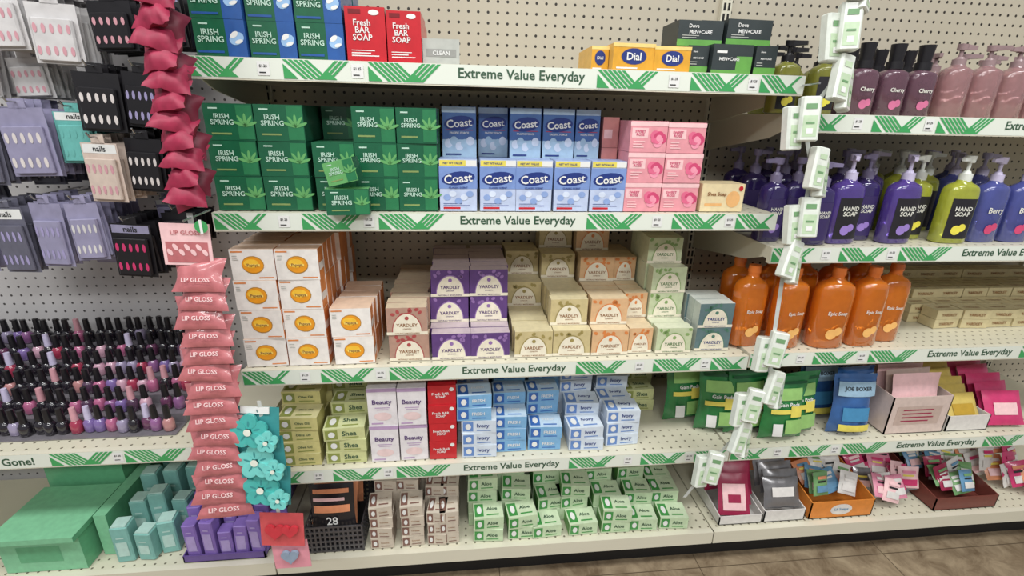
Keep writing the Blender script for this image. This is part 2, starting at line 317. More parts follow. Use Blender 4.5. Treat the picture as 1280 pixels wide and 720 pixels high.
# third shelf
b=MB()
for x,c in((.010,[4]*8),(.106,[4]*8),(.204,[2]*5)): stack(b,OD,x,.091,.069,Z3,c,.038,jit=2.6)
b.make('soap_box_stack')
for D,x,c in((YR,.326,[2]*10),(YP,.424,[1,1,3,3,3,3,3,3,3]),(YP,.523,[1,1,3,3,3,3,3,3,3]),(YC,.622,[1,1,1,1,1,2,2,3,3,3]),(YC,.720,[1,2,2,2,2,2,3,3,4,4]),(YO,.818,[1,2,2,2,2,3,3,4,4,4])):
    b=MB(); stack(b,D,x,.094,.0675,Z3,c,.033,.028,jit=1.8); b.make('soap_box_stack')
b=MB(); stack(b,YO,.915,.062,.067,Z3,[1,1,2,2,2,3,3,3,3],.033,.035,jit=1.8); b.make('soap_box_stack')
b=MB(); stack(b,YG,.981,.092,.0675,Z3,[1,1,3,4,4,4,4],.034,.03,jit=1.8); b.make('soap_box_stack')
b=MB(); stack(b,YB,1.086,.092,.064,Z3,[2,2,2],.033,.035,jit=1.8); b.make('soap_box_stack')
# fourth shelf
def bar(base,side,top,acc,txt,inkm):
    def fn(b,T,w,h,d):
        b.rect(w*.05,h*.12,w*.34,h*.88,acc,T); b.text(txt,w*.62,h*.56,w*.36,inkm,T,h=h*.4); b.ell(w*.2,h*.5,w*.08,h*.24,WHITE,T,-.001); b.rect(w*.44,h*.16,w*.84,h*.24,acc,T)
    return (base,side,top,fn)
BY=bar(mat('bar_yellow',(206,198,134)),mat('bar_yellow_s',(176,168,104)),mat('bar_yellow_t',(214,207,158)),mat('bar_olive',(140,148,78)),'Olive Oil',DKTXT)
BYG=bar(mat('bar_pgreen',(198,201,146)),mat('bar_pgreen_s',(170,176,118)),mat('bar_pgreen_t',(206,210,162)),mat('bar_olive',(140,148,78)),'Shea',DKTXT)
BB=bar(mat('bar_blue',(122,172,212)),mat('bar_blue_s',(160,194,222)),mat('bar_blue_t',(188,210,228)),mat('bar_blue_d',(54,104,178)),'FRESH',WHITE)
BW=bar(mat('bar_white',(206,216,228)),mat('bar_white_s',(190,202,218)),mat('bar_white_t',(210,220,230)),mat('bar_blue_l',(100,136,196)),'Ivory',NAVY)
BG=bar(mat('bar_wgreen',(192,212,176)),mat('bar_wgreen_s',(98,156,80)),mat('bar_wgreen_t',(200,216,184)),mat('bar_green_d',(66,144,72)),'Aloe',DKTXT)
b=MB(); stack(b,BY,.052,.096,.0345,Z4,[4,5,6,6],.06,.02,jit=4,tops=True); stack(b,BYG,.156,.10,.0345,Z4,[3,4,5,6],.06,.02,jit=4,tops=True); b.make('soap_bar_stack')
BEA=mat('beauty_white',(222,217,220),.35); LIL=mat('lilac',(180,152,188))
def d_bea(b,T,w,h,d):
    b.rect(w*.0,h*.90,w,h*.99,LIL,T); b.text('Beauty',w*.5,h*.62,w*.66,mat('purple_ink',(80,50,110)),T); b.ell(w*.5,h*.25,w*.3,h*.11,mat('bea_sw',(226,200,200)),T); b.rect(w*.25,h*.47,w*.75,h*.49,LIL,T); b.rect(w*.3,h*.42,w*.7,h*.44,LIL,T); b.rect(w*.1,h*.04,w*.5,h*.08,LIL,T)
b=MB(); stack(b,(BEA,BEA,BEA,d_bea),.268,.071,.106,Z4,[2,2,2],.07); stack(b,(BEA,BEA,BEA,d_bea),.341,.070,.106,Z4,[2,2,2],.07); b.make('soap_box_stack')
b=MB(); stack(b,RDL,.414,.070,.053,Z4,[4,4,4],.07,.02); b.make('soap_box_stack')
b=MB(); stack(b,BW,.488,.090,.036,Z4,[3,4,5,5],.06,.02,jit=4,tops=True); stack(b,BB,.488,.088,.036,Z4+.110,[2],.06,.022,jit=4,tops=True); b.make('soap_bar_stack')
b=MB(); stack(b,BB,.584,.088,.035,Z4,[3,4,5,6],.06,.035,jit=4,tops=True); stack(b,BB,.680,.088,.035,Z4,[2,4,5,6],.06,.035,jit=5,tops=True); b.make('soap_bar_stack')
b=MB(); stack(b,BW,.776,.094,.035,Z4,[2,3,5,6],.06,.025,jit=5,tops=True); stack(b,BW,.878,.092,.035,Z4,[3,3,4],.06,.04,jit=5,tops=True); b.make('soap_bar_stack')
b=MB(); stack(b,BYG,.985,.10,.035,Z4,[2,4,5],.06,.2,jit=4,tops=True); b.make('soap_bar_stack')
# bottom shelf
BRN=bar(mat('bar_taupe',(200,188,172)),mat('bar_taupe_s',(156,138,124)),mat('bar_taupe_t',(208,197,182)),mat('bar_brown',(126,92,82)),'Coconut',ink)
b=MB()
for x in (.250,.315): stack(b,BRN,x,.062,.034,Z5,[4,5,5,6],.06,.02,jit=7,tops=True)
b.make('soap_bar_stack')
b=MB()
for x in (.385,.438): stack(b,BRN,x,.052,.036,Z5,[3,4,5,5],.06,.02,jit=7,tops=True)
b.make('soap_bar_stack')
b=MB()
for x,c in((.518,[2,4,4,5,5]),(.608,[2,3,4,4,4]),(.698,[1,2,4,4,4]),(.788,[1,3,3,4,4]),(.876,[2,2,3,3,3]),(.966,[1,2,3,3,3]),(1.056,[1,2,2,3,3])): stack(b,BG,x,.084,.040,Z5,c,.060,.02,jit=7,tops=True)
b.make('soap_bar_stack')
# ------------------------------------------------------------------ bottles
def se(rx,ry,z,n=24,e=3.0,cx=0,cy=0):
    r=[]
    for i in range(n):
        a=2*math.pi*i/n; c,s=math.cos(a),math.sin(a)
        r.append((cx+rx*math.copysign(abs(c)**(2/e),c),cy+ry*math.copysign(abs(s)**(2/e),s),z))
    return r
def bottle(b,x,y,z,Wd,Dp,H,liq,cap,lab=None,ink=None,txt=None,kind='pump',ang=0,acc=None,e=3.0,level=None):
    T=TR(x,y,z,ang); rx,ry=Wd/2,Dp/2
    bh=H*(.72 if kind=='pump' else (.68 if kind=='tall' else .88))
    prof=[(0,.90),(.02,1),(.76,1),(.84,.97),(.89,.88),(.93,.70),(.96,.45),(1.0,.30)]
    rings=[]
    for t,s in prof:
        k=max(0,(t-.84)/.16); ee=e*(1-k)+2*k
        X=rx*s; Y=ry*s
        if t>.84:
            nr=.013; X=max(nr,rx*s); Y=max(nr,ry*min(1,s*1.15))
        rings.append(se(X,Y,bh*t,24,ee))
    b.loft(rings,liq,T)
    def surf(X,Z):
        q=min(.98,abs(X)/rx); return -ry*(1-q**e)**(1/e)
    if lab:
        lw=.74; z0,z1=bh*.08,bh*.72; n=8
        v=[];f=[]
        for i in range(n+1):
            X=-rx*lw+2*rx*lw*i/n; v+=[(X,surf(X,0)-.0008,z0),(X,surf(X,0)-.0008,z1)]
        for i in range(n): f.append((2*i,2*i+2,2*i+3,2*i+1))
        b.add(v,f,lab,T,True)
    if acc:
        for cxx,sc in ((-.12,.30),(.22,.24)):
            P=[]
            for i in range(14):
                a=2*math.pi*i/14; X=rx*(cxx+sc*math.cos(a)); P.append((X,surf(X,0)-.0016,bh*(.22 if cxx<0 else .26)+rx*sc*math.sin(a)))
            b.add(P,[tuple(range(14))],acc,T)
    if txt: b.text(txt,0,bh*.52,Wd*.52,ink,T,-.0022,h=bh*.24,surf=surf)
    if kind=='pump':
        z0=bh
        b.cyl(0,0,z0-.004,z0+H*.07,.0135,cap,T); b.cyl(0,0,z0+H*.07,z0+H*.10,.0095,cap,T,r2=.007); b.cyl(0,0,z0+H*.10,z0+H*.22,.0042,cap,T,8)
        b.cyl(0,0,z0+H*.19,H*.985,.0095,cap,T,r2=.011)
        a=random.choice((-1,1))*random.uniform(.5,1.6)
        T2=T@Matrix.Translation((0,0,H*.955))@Matrix.Rotation(a,4,'Z')
        b.add([(-.007,.008,-.006),(.007,.008,-.006),(.007,.008,.006),(-.007,.008,.006),(-.0035,-.034,-.006),(.0035,-.034,-.006),(.0035,-.034,.002),(-.0035,-.034,.002)],[(0,1,2,3),(4,5,1,0),(5,6,2,1),(6,7,3,2),(7,4,0,3),(7,6,5,4)],cap,T2)
    elif kind=='tall':
        b.cyl(0,0,bh-.004,bh+.012,.017,cap,T,18); b.cyl(0,0,bh+.012,H,.013,cap,T,18,r2=.016)
    else:
        b.cyl(0,0,bh-.004,bh+H*.04,.014,cap,T); b.cyl(0,0,bh+H*.04,H,.016,cap,T,16,r2=.015)
VP=mat('soap_violet',(108,84,176),.08,coat=.6,trans=.5); VD=mat('soap_dark_violet',(62,48,110),.08,coat=.6,trans=.35); YL=mat('soap_lemon',(204,210,80),.08,coat=.6,trans=.5)
BV=mat('soap_blue_violet',(92,100,176),.08,coat=.6,trans=.4); PCL=mat('pump_lilac',(196,188,216),.3); PCW=mat('pump_white',(220,223,216),.3); PCG=mat('pump_greyviolet',(122,114,144),.3); LBK=mat('label_black',(34,32,38),.4); LVD=mat('label_deepviolet',(56,44,92),.4)
LEM=mat('lemon_dot',(228,216,80)); LAV=mat('lavender_dot',(150,124,196)); PALEINK=mat('pale_ink',(222,222,212))
ZR1,ZR2,ZR3,ZR4=1.285,.9905,.7145,.4263
def rowof(lst,name):
    for a in lst:
        b=MB(); bottle(b,*a[:-1],**a[-1]); b.make(name)
HS='HAND\nSOAP'
L=[]
for x,y,w,h,liq,cap,lab,acc in [(1.248,.075,.062,.20,VD,PCG,LVD,LAV),(1.322,.10,.066,.20,VD,PCG,LVD,LAV),(1.345,.04,.058,.195,VD,PCG,LVD,None),(1.418,.05,.080,.213,VP,PCL,LBK,LAV),(1.492,.085,.068,.213,VD,PCG,LVD,LAV),(1.566,.05,.080,.213,VP,PCL,LBK,LAV),(1.643,.095,.068,.21,YL,PCW,LBK,LEM),(1.718,.05,.080,.213,YL,PCW,LBK,LEM),(1.816,.06,.082,.21,BV,PCL,None,PKD),(1.905,.06,.08,.21,BV,PCL,None,PKD),(1.99,.06,.08,.21,VP,PCL,LBK,LAV)]:
    L.append((x,y,ZR2,w,.046,h,liq,cap,dict(lab=lab,ink=PALEINK,txt=HS if lab in(LBK,LVD) else 'Berry',acc=acc,ang=random.uniform(-6,6))))
for i in range(9):
    x=1.26+i*.082; liq,cap=(VD,PCG) if i<4 else((VP,PCL) if i<5 else((YL,PCW) if i<7 else (BV,PCL)))
    L.append((x,.185,ZR2,.072,.046,.213,liq,cap,dict(lab=LVD if liq in(VD,VP,BV) else LBK,ang=random.uniform(-8,8))))
    L.append((x+.015,.29,ZR2,.072,.046,.213,liq,cap,dict(ang=random.uniform(-8,8))))
rowof(L,'hand_soap_bottle')
PC=mat('lotion_pink_clear',(200,156,158),.08,coat=.6,trans=.6); PD=mat('lotion_plum',(124,88,104),.10,coat=.5,trans=.45); BC=mat('cap_black',(30,28,32),.3); YD=mat('lotion_olive',(140,140,60),.15,coat=.5,trans=.3)
PCP=mat('pump_dustyrose',(150,126,128),.3); PKF=mat('flower_pink',(202,110,146))
L=[]
for x,y in ((1.22,.075),(1.262,.14),(1.315,.08)): L.append((x,y,ZR1,.060,.045,.150,YD,BC,dict(lab=LBK,acc=LEM)))
for x,y in ((1.405,.075),(1.478,.075),(1.548,.075)): L.append((x,y,ZR1,.066,.050,.150,PD,BC,dict(lab=None,acc=PKF,kind='tall',ink=PALEINK,txt='Cherry')))
for x,y in ((1.64,.08),(1.716,.08),(1.792,.08),(1.87,.08),(1.95,.08)): L.append((x,y,ZR1,.066,.055,.158,PC,PCP,dict(lab=None,ink=PALEINK,txt=None,acc=PKF if x>1.8 else None,e=2.4)))
for i in range(9):
    for y in (.17,.26): L.append((1.29+i*.076,y,ZR1,.060,.05,.150,PD if 1<i<5 else (YD if i<2 else PC),BC if i<5 else PCP,dict(kind='tall' if 1<i<5 else 'pump')))
rowof(L,'lotion_bottle')
OC=mat('orange_soap',(248,138,40),.08,coat=.7,trans=.5); OCC=mat('orange_cap',(222,120,50),.2)
L=[]
for x,y,w in ((1.236,.07,.085),(1.333,.05,.088),(1.447,.045,.098),(1.55,.05,.088),(1.635,.075,.082)): L.append((x,y,ZR3,w,.06,.212,OC,OCC,dict(kind='flip',ink=PALEINK,txt='Epic Soap',acc=mat('label_peach',(246,186,110)),e=2.6,ang=random.uniform(-10,10))))
for x in (1.25,1.345,1.44,1.535,1.62): L.append((x,.16,ZR3,.084,.06,.212,OC,OCC,dict(kind='flip',e=2.6)))
rowof(L,'liquid_soap_refill_bottle')
b=MB()
for j in range(5):
    for i in range(8):
        if j==4 and i<1: continue
        for k in range(2+(j>1)+(j>3)):
            T=TR(1.85+i*.085-.035*j,.12+j*.052,ZR3+k*.028,random.uniform(-5,5)); b.box((0,0,0),(.082,.048,.027),YC[1],T,YC[1],YC[2]); b.text('YARDLEY',.04,.013,.05,ink,T)
            b.text('YARDLEY',.04,.024,.05,ink,TOP(T,.027),-.0008)
            b.rect(.004,.004,.078,.008,YC[0],TOP(T,.027))
b.make('soap_bar_stack')
# ------------------------------------------------------------------ pouches
def pouch(b,T,w,h,t,m,label=None,txt=None,inkm=None,tz=0.0,nx=9,nz=9,wr=.0015,tw=.75,pinch=.05,stand=0.0):
    sd=random.random()*50
    def f(x,z):
        a=min(1,abs(x)/(w/2)); c=min(1,abs(z)/(h/2)); return (max(0,(1-a**2.5))*max(0,(1-c**(2.5 if not stand or z>0 else 8))))**.6*(1-stand*(z/h+.5))
    def wv(x,z): return wr*noise.noise(Vector((x*60+sd,z*60,sd)))
    v=[];F=[]
    for s in (-1,1):
        o=len(v)
        for j in range(nz+1):
            for i in range(nx+1):
                x=-w/2+w*i/nx; z=-h/2+h*j/nz; pin=1-pinch*(1-abs(2*j/nz-1)); v.append((x*pin,s*t/2*f(x,z)+wv(x,z),z))
        for j in range(nz):
            for i in range(nx):
                q=[o+j*(nx+1)+i,o+j*(nx+1)+i+1,o+(j+1)*(nx+1)+i+1,o+(j+1)*(nx+1)+i]; F.append(tuple(q if s<0 else q[::-1]))
    b.add(v,F,m,T,True)
    S=lambda x,z:-t/2*f(x,z)-abs(wr)*.8
    if label:
        def patch(x0,z0,x1,z1,mm,y):
            n=5; V=[];FF=[]
            for j in range(n+1):
                for i in range(n+1):
                    x=x0+(x1-x0)*i/n; z=z0+(z1-z0)*j/n; V.append((x,S(x,z)-y,z))
            for j in range(n):
                for i in range(n): a=j*(n+1)+i; FF.append((a,a+1,a+n+2,a+n+1))
            b.add(V,FF,mm,T,True)
        for q,(x0,z0,x1,z1,mm) in enumerate(label): patch(x0*w,z0*h,x1*w,z1*h,mm,.0008+.0002*q)
    if txt: b.text(txt,0,tz*h,w*tw,inkm,T,-.0025,surf=S,h=h*.4)
PG=mat('pouch_green',(40,118,62),.22,coat=.5,var=.4,scale=30); PGL=mat('pouch_lightgreen',(146,190,112),.3); PGD=mat('pouch_darkgreen',(20,80,44),.3); PB=mat('pouch_blue',(52,94,152),.22,coat=.5,var=.4,scale=30); PBL=mat('pouch_skyblue',(150,180,202),.3)
for x,y,rz in ((1.225,.10,-8),(1.15,.16,5),(1.30,.09,6),(1.385,.05,0),(1.44,.07,6),(1.30,.20,0),(1.40,.20,4)):
    b=MB(); pouch(b,TR(x,y,ZR4+.093,rz,-6),.130,.185,.06,PG,[(-.42,.40,.42,.44,PGD),(-.36,.16,.30,.34,PGL),(-.36,-.05,.1,.02,YEL),(-.05,-.36,.36,-.14,PGL),(-.3,-.40,-.1,-.2,WHITE),(.05,-.10,.3,.08,YEL)],'Gain Pods',WHITE,tz=.10,tw=.46,pinch=.14,wr=.004,stand=.55); b.make('soap_pouch')
for x,y,rz in ((1.60,.06,-4),(1.635,.10,5),(1.56,.15,0),(1.62,.18,-5)):
    b=MB(); pouch(b,TR(x,y,ZR4+.090,rz,-6),.125,.180,.06,PB,[(-.42,.40,.42,.44,PB),(-.42,.16,.42,.39,PBL),(-.35,-.42,.35,-.30,YEL),(-.3,-.24,.3,-.02,mat('pouch_cyan',(70,136,180)))],'JOE BOXER',INK,tz=.28,tw=.62,pinch=.14,wr=.004,stand=.55); b.make('soap_pouch')
def tray(b,x0,x1,y0,y1,z0,h,m,front=None):
    t=.003; b.box((x0,y0,z0),(x1,y1,z0+.002),m)
    hf=front if front else h
    b.box((x0,y0,z0),(x1,y0+t,z0+hf),m); b.box((x0,y1-t,z0),(x1,y1,z0+h),m)
    for x in (x0,x1-t): b.add([(x,y0,z0),(x,y1,z0),(x,y1,z0+h),(x,y0,z0+hf),(x+t,y0,z0),(x+t,y1,z0),(x+t,y1,z0+h),(x+t,y0,z0+hf)],[(0,3,2,1),(4,5,6,7),(3,7,6,2),(0,4,7,3),(1,2,6,5)],m)
CARD=mat('card_beige',(190,168,158)); CARD2=mat('card_blush',(208,188,180)); YPK=mat('pack_yellow',(206,182,98),.3); MPK=mat('pack_magenta',(200,56,108),.3,coat=.3); ORT=mat('tray_orange',(218,134,56)); SIL=mat('foil_silver',(140,138,140),.25,metal=.6); RPK=mat('pack_raspberry',(156,40,74),.3); WPK=mat('pack_white',(218,214,210),.3); GPK=mat('pack_green',(116,160,106),.3); BPK=mat('pack_blue',(100,146,180),.3); BKP=mat('pack_black',(32,30,34),.3,coat=.3); ORP=mat('pack_orange',(222,146,106),.3); PPK=mat('pack_pink',(218,138,162),.3)
b=MB(); tray(b,1.70,1.885,.03,.2,ZR4,.13,CARD2,.12); b.rect(1.72,ZR4+.03,1.86,ZR4+.09,CARD,I4,.0295); b.lines(1.74,1.84,ZR4+.08,4,.012,.004,RPK,I4,.029)
for k in range(5): pouch(b,TR(1.79,.06+k*.028,ZR4+.12,random.uniform(-5,5),-10),.15,.11,.015,CARD if k%2 else PKL,None)
b.make('display_carton')
b=MB(); tray(b,1.895,2.03,.03,.17,ZR4,.05,WPK)
for k in range(7): pouch(b,TR(1.962+random.uniform(-.006,.006),.06+k*.028,ZR4+.055+k*.012,random.uniform(-6,6),-35),.115,.09,.018,YPK,[(-.3,-.2,.3,.15,mat('pack_gold',(186,150,50)))])
b.make('snack_soap_pack_display')
b=MB()
for k in range(6): pouch(b,TR(2.10+random.uniform(-.01,.01),.055+k*.035,ZR4+.055+k*.01,random.uniform(-6,6),-28),.12,.10,.018,MPK,[(-.3,-.2,.3,.15,PKL)])
b.make('wipe_pack_pile')
b=MB()
for x in (1.93,2.06,2.0,2.15): pouch(b,TR(x,.32,ZR4+.10,0,-10),.13,.17,.03,random.choice([MPK,RPK,GPK]),[(-.3,-.2,.3,.15,WPK)])
b.make('soap_pouch')
def fillpile(b,x0,x1,cols,n,z0=Z5,y0=.05,y1=.33,w=.07,h=.08,zh=.07,tilt=(-55,-15)):
    for k in range(n):
        y=y0+(y1-y0)*k/n; x=random.uniform(x0+w/2,x1-w/2); c=random.choice(cols)
        tl=random.uniform(*tilt); ry=random.uniform(-18,18)
        T=TR(x,y,z0+h*.54+random.uniform(0,zh)*(.4+.6*k/n),random.uniform(-18,18),tl,ry)
        c2=random.choice([WPK,PKL,WPK,cols[0]])
        pouch(b,T,w,h,.014,c,[(-.36,-.34,.36,-.05,c2),(-.30,.08,.2,.16,random.choice([INK,WPK,YEL])),(-.30,.22,.3,.34,random.choice(cols))],nx=6,nz=6)
def pile(name,*a,**k):
    b=MB(); fillpile(b,*a,**k); b.make(name)
b=MB(); tray(b,1.245,1.38,.02,.2,Z5,.05,WPK,.03)
for k in range(3): pouch(b,TR(1.30+k*.018,.06+k*.03,Z5+.075+k*.012,-6,-30),.095,.12,.012,RPK,[(-.36,-.38,.36,.25,PKL),(-.2,-.2,.2,.0,RPK)])
for k in range(4): pouch(b,TR(1.29+k*.02,.14+k*.03,Z5+.10+k*.012,6,-20),.10,.12,.012,RPK,[(-.36,-.38,.36,.25,WPK),(-.2,-.2,.2,.0,RPK)])
b.make('wipe_pack_tray')
b=MB(); tray(b,1.385,1.515,.02,.2,Z5,.06,WPK,.04)
for k in range(7): pouch(b,TR(1.45+random.uniform(-.008,.008),.05+k*.022,Z5+.080+k*.01,random.uniform(-8,8),-25),.112,.09,.02,SIL if k!=5 else ORP,[(-.3,-.1,.3,.2,BKP if k%2 else WPK)],wr=.004)
b.make('foil_pack_tray')
b=MB(); tray(b,1.53,1.735,.02,.24,Z5,.10,ORT,.06); b.ell(1.63,Z5+.03,.035,.02,WPK,I4,.0195); b.text('Lil Soaps',1.63,Z5+.03,.045,BPK,I4,.019)
fillpile(b,1.54,1.73,[BPK,ORP,WPK,GPK,WPK],26,Z5+.03,y0=.06,w=.06,h=.07); b.make('sample_pack_display_tray')
pile('wipe_pack_pile',1.745,1.935,[MPK,PPK,PKL,MPK,WPK,SIL],36,w=.06,h=.07)
b=MB(); tray(b,1.945,2.16,.02,.26,Z5,.09,mat('tray_brown',(116,60,52)),.045)
fillpile(b,1.95,2.16,[GPK,WPK,WPK,RPK,GPK,BPK],40,Z5+.02,y0=.06,w=.055,h=.065); b.make('sample_pack_display_tray')
pile('wipe_pack_pile',2.17,2.42,[WPK,MPK,ORP],18)
# basket with packs
b=MB(); GY=mat('basket_grey',(100,98,102),.3,metal=.6)
bx0,bx1,by0,by1,bz0,bz1=.078,.225,.02,.20,Z5,Z5+.085
for k in range(6):
    z=bz0+.003+k*(bz1-bz0-.004)/5
    for y in (by0,by1): b.box((bx0,y-.0015,z-.0025),(bx1,y+.0015,z+.0025),GY)
    for x in (bx0,bx1): b.box((x-.0015,by0,z-.0025),(x+.0015,by1,z+.0025),GY)
for k in range(13):
    x=bx0+(bx1-bx0)*k/12
    for y in (by0,by1): b.box((x-.0025,y-.0012,bz0),(x+.0025,y+.0012,bz1),GY)
    y=by0+(by1-by0)*k/12
    for x2 in (bx0,bx1): b.box((x2-.0012,y-.0025,bz0),(x2+.0012,y+.0025,bz1),GY)
b.box((bx0,by0,bz0),(bx1,by1,bz0+.002),GY)
for k in range(5): pouch(b,TR(.15+random.uniform(-.01,.01),.05+k*.03,Z5+.115+k*.010,random.uniform(-5,5),-12,random.uniform(-6,6)),.12,.15,.02,BKP if k%2==0 else ORP,[(-.4,-.02,.4,.12,ORP if k%2==0 else BKP),(-.4,.2,.3,.26,PKL),(-.4,.34,.4,.42,ORP)],'28' if k==0 else None,WHITE,tz=-.17,tw=.25)
b.make('wire_basket_of_packs')
# ------------------------------------------------------------------ left pegboard hanging cards
NW=mat('nail_white',(216,208,206),.25,coat=.4); NPK=mat('nail_pink',(206,152,162),.25); NL=mat('nail_lav',(160,152,192),.25); NBK=mat('card_black',(28,26,30),.35); CWH=mat('card_white',(206,203,203),.3,coat=.3,var=.2,scale=40); CLA=mat('card_lavender',(146,142,170),.3,coat=.3,var=.25,scale=40); CTE=mat('card_teal',(104,176,170),.35); CCR=mat('card_cream',(206,188,176),.35); CGY=mat('card_grey',(98,97,112),.3,coat=.3,var=.3,scale=40); CHR=mat('chrome_hook',(190,190,192),.2,metal=.9)
def hang(x0,x1,z0,z1,y,card,nail,n=5,cols=5,rows=2,top=None,ttxt=None):
    b=MB(); w=x1-x0; h=z1-z0
    for k in range(n):
        T=TR(x0+w/2,y+k*.022,z1,random.uniform(-10,10),0,random.uniform(-5,5))
        b.box((-w/2,0,-h),(w/2,.0012,-.008),card,T); b.box((-w*.18,0,-.01),(w*.18,.0012,.010),card,T)
        b.rbox((-w*.42,-.009,-h*.96),(w*.42,0,-h*.30),.003,card,T)
        if k==0:
            if top: b.rect(-w*.46,-h*.22,w*.46,-h*.08,top,T,-.0005)
            if ttxt: b.text(ttxt,0,-h*.15,w*.34,INK,T,-.001)
            for i in range(cols):
                for j in range(rows):
                    b.ell(-w*.33+w*.66*i/(cols-1),-h*(.46+.34*j/max(1,rows-1)),w*.042,h*.075,nail,T,-.0098,0,12)
    b.rod((x0+w/2,y-.02,z1+.004),(x0+w/2,BACK,z1+.004),.002,CHR); b.rod((x0+w/2,y-.02,z1+.004),(x0+w/2,y-.028,z1+.014),.002,CHR)
    b.make('false_nail_card')
LH=[(-.44,-.36,1.37,1.49,.15,CWH,NPK),(-.347,-.258,1.346,1.465,.15,CWH,NPK),(-.245,-.157,1.375,1.475,.16,NBK,NPK),(-.150,-.085,1.39,1.50,.2,NBK,NW),
(-.291,-.208,1.215,1.341,.15,NBK,NW),(-.205,-.131,1.225,1.344,.16,NBK,NL),(-.318,-.236,1.065,1.20,.15,CCR,NPK),(-.232,-.152,1.087,1.21,.16,NBK,NW),
(-.468,-.365,1.12,1.268,.15,CLA,NW),(-.362,-.29,1.147,1.262,.17,CTE,CTE),(-.55,-.462,1.28,1.42,.15,CWH,NPK),(-.56,-.475,1.10,1.25,.16,CGY,NL),
(-.545,-.464,.902,1.06,.15,CGY,NL),(-.455,-.385,.915,1.069,.15,CLA,NL),(-.378,-.315,.93,1.069,.15,CLA,CWH),(-.305,-.215,.885,1.02,.16,NBK,MPK),(-.215,-.130,.95,1.04,.2,NBK,NW),
(-.46,-.38,1.28,1.37,.21,CWH,NPK),(-.62,-.56,1.05,1.25,.16,CGY,NL),(-.64,-.565,.9,1.03,.17,CLA,NW),(-.345,-.262,1.47,1.6,.15,CWH,NW),(-.46,-.36,1.5,1.6,.15,CLA,NL),
(-.40,-.33,.90,1.05,.23,CLA,NW),(-.50,-.43,1.09,1.22,.24,CGY,NW),(-.25,-.19,.98,1.06,.25,CLA,NL),(-.24,-.16,1.50,1.60,.18,NBK,NW)]
for i,a in enumerate(LH):
    hang(*a,top=(CLA if a[5] is NBK else WHITE) if i%3==0 else None,ttxt='nails' if i%3==0 else None,rows=2)
# nail polish bottles on stepped rack
b=MB(); CLR=mat('acrylic_grey',(116,112,118),.15)
ZL=.5115
for j in range(6):
    y=.075+j*.052; b.box((-.95,y-.025,ZL),(-.20,y+.026,ZL+.003+.025*j),CLR)
pc=[mat('np_%d'%i,c,.12,coat=.8) for i,c in enumerate([(176,98,134),(140,92,140),(196,154,172),(100,56,86),(124,102,160),(160,54,80),(78,54,78),(184,130,130),(34,30,38),(152,142,170)])]
for j in range(6):
    y=.075+j*.052; z=ZL+.004+.025*j
    for i in range(28):
        x=-.94+i*.0265+random.uniform(-.003,.003)
        if random.random()<.04: continue
        if x>-.215: continue
        yy=y+random.uniform(-.006,.006)
        lft=(x<-.48) or j>3
        c=pc[8] if (lft and random.random()<.7) else random.choice(pc)
        T=TR(x,yy,z,random.uniform(-15,15))
        b.loft([se(r,r,q,10,2.6) for r,q in((.010,0),(.0125,.003),(.0125,.026),(.008,.033),(.005,.035))],c,T)
        cm=BC if (random.random()<.88) else random.choice([PCL,NPK])
        b.cyl(0,0,.034,.068,.0082,cm,T,9,r2=.0064)
b.make('nail_polish_bottle_display')
# bottom left cartons
MINT=mat('mint_box',(128,192,152),.4); MIN2=mat('mint_dark',(98,168,126),.4); TEA=mat('teal_box',(126,180,172),.35); TE2=mat('teal_label',(180,212,204),.35); PUR=mat('purple_box',(134,108,182),.35); PU2=mat('purple_label',(172,154,206),.35)
b=MB()
b.box((-.66,.02,Z5),(-.47,.18,Z5+.105),MINT,None,MIN2,MINT); b.box((-.665,.0,Z5+.107),(-.465,.19,Z5+.122),MINT,None,MIN2,MINT)
b.box((-.455,.06,Z5),(-.425,.30,Z5+.13),MINT,None,MIN2,MINT)
b.box((-.66,.20,Z5+.0),(-.46,.36,Z5+.20),MIN2,None,MIN2,MINT); b.rect(-.62,Z5+.03,-.52,Z5+.08,MIN2,I4,.0195)
for i in range(5): b.rbox((-.65+i*.042,.22,Z5+.20),(-.616+i*.042,.254,Z5+.29),.003,MINT,None); b.box((-.65+i*.042,.22,Z5+.288),(-.616+i*.042,.254,Z5+.293),MIN2)
for i in range(4): b.rbox((-.64+i*.045,.29,Z5+.20),(-.60+i*.045,.33,Z5+.31),.003,MIN2,None)
b.make('gift_box_stack')
b=MB()
for (x,y,hh,r) in ((-.405,.03,.11,4),(-.355,.035,.085,-6),(-.305,.05,.10,8),(-.395,.10,.13,0),(-.345,.10,.15,5),(-.295,.11,.12,-5),(-.40,.17,.16,3),(-.34,.17,.17,-4),(-.285,.18,.17,0),(-.38,.24,.19,3),(-.32,.25,.20,-4),(-.285,.31,.2,0)):
    T=TR(x,y,Z5,r); b.rbox((0,0,0),(.042,.042,hh),.003,TEA,T); b.rect(.008,.02,.034,hh*.6,TE2,T,-.001); b.box((.004,.004,hh),(.038,.038,hh+.004),TE2,T); b.rect(.012,hh*.7,.030,hh*.74,TE2,T,-.001)
b.make('cosmetic_carton_group')
b=MB(); tray(b,-.235,-.03,.015,.29,Z5,.04,mat('purple_tray',(100,78,142)),.022)
for j in range(6):
    for i in range(5):
        hh=.10+.014*j+random.uniform(-.02,.02); T=TR(-.228+i*.041+random.uniform(-.003,.003),.022+j*.042,Z5+.003,random.uniform(-10,10),0,random.uniform(-3,3))
        b.rbox((0,0,0),(.034,.034,hh),.003,PUR,T); b.rect(.006,hh*.25,.028,hh*.7,PU2,T,-.0011); b.rect(.010,hh*.78,.024,hh*.82,PU2,T,-.0011)
        if random.random()<.5: b.cyl(.017,.017,hh,hh+.022,.011,PUR,T,12)
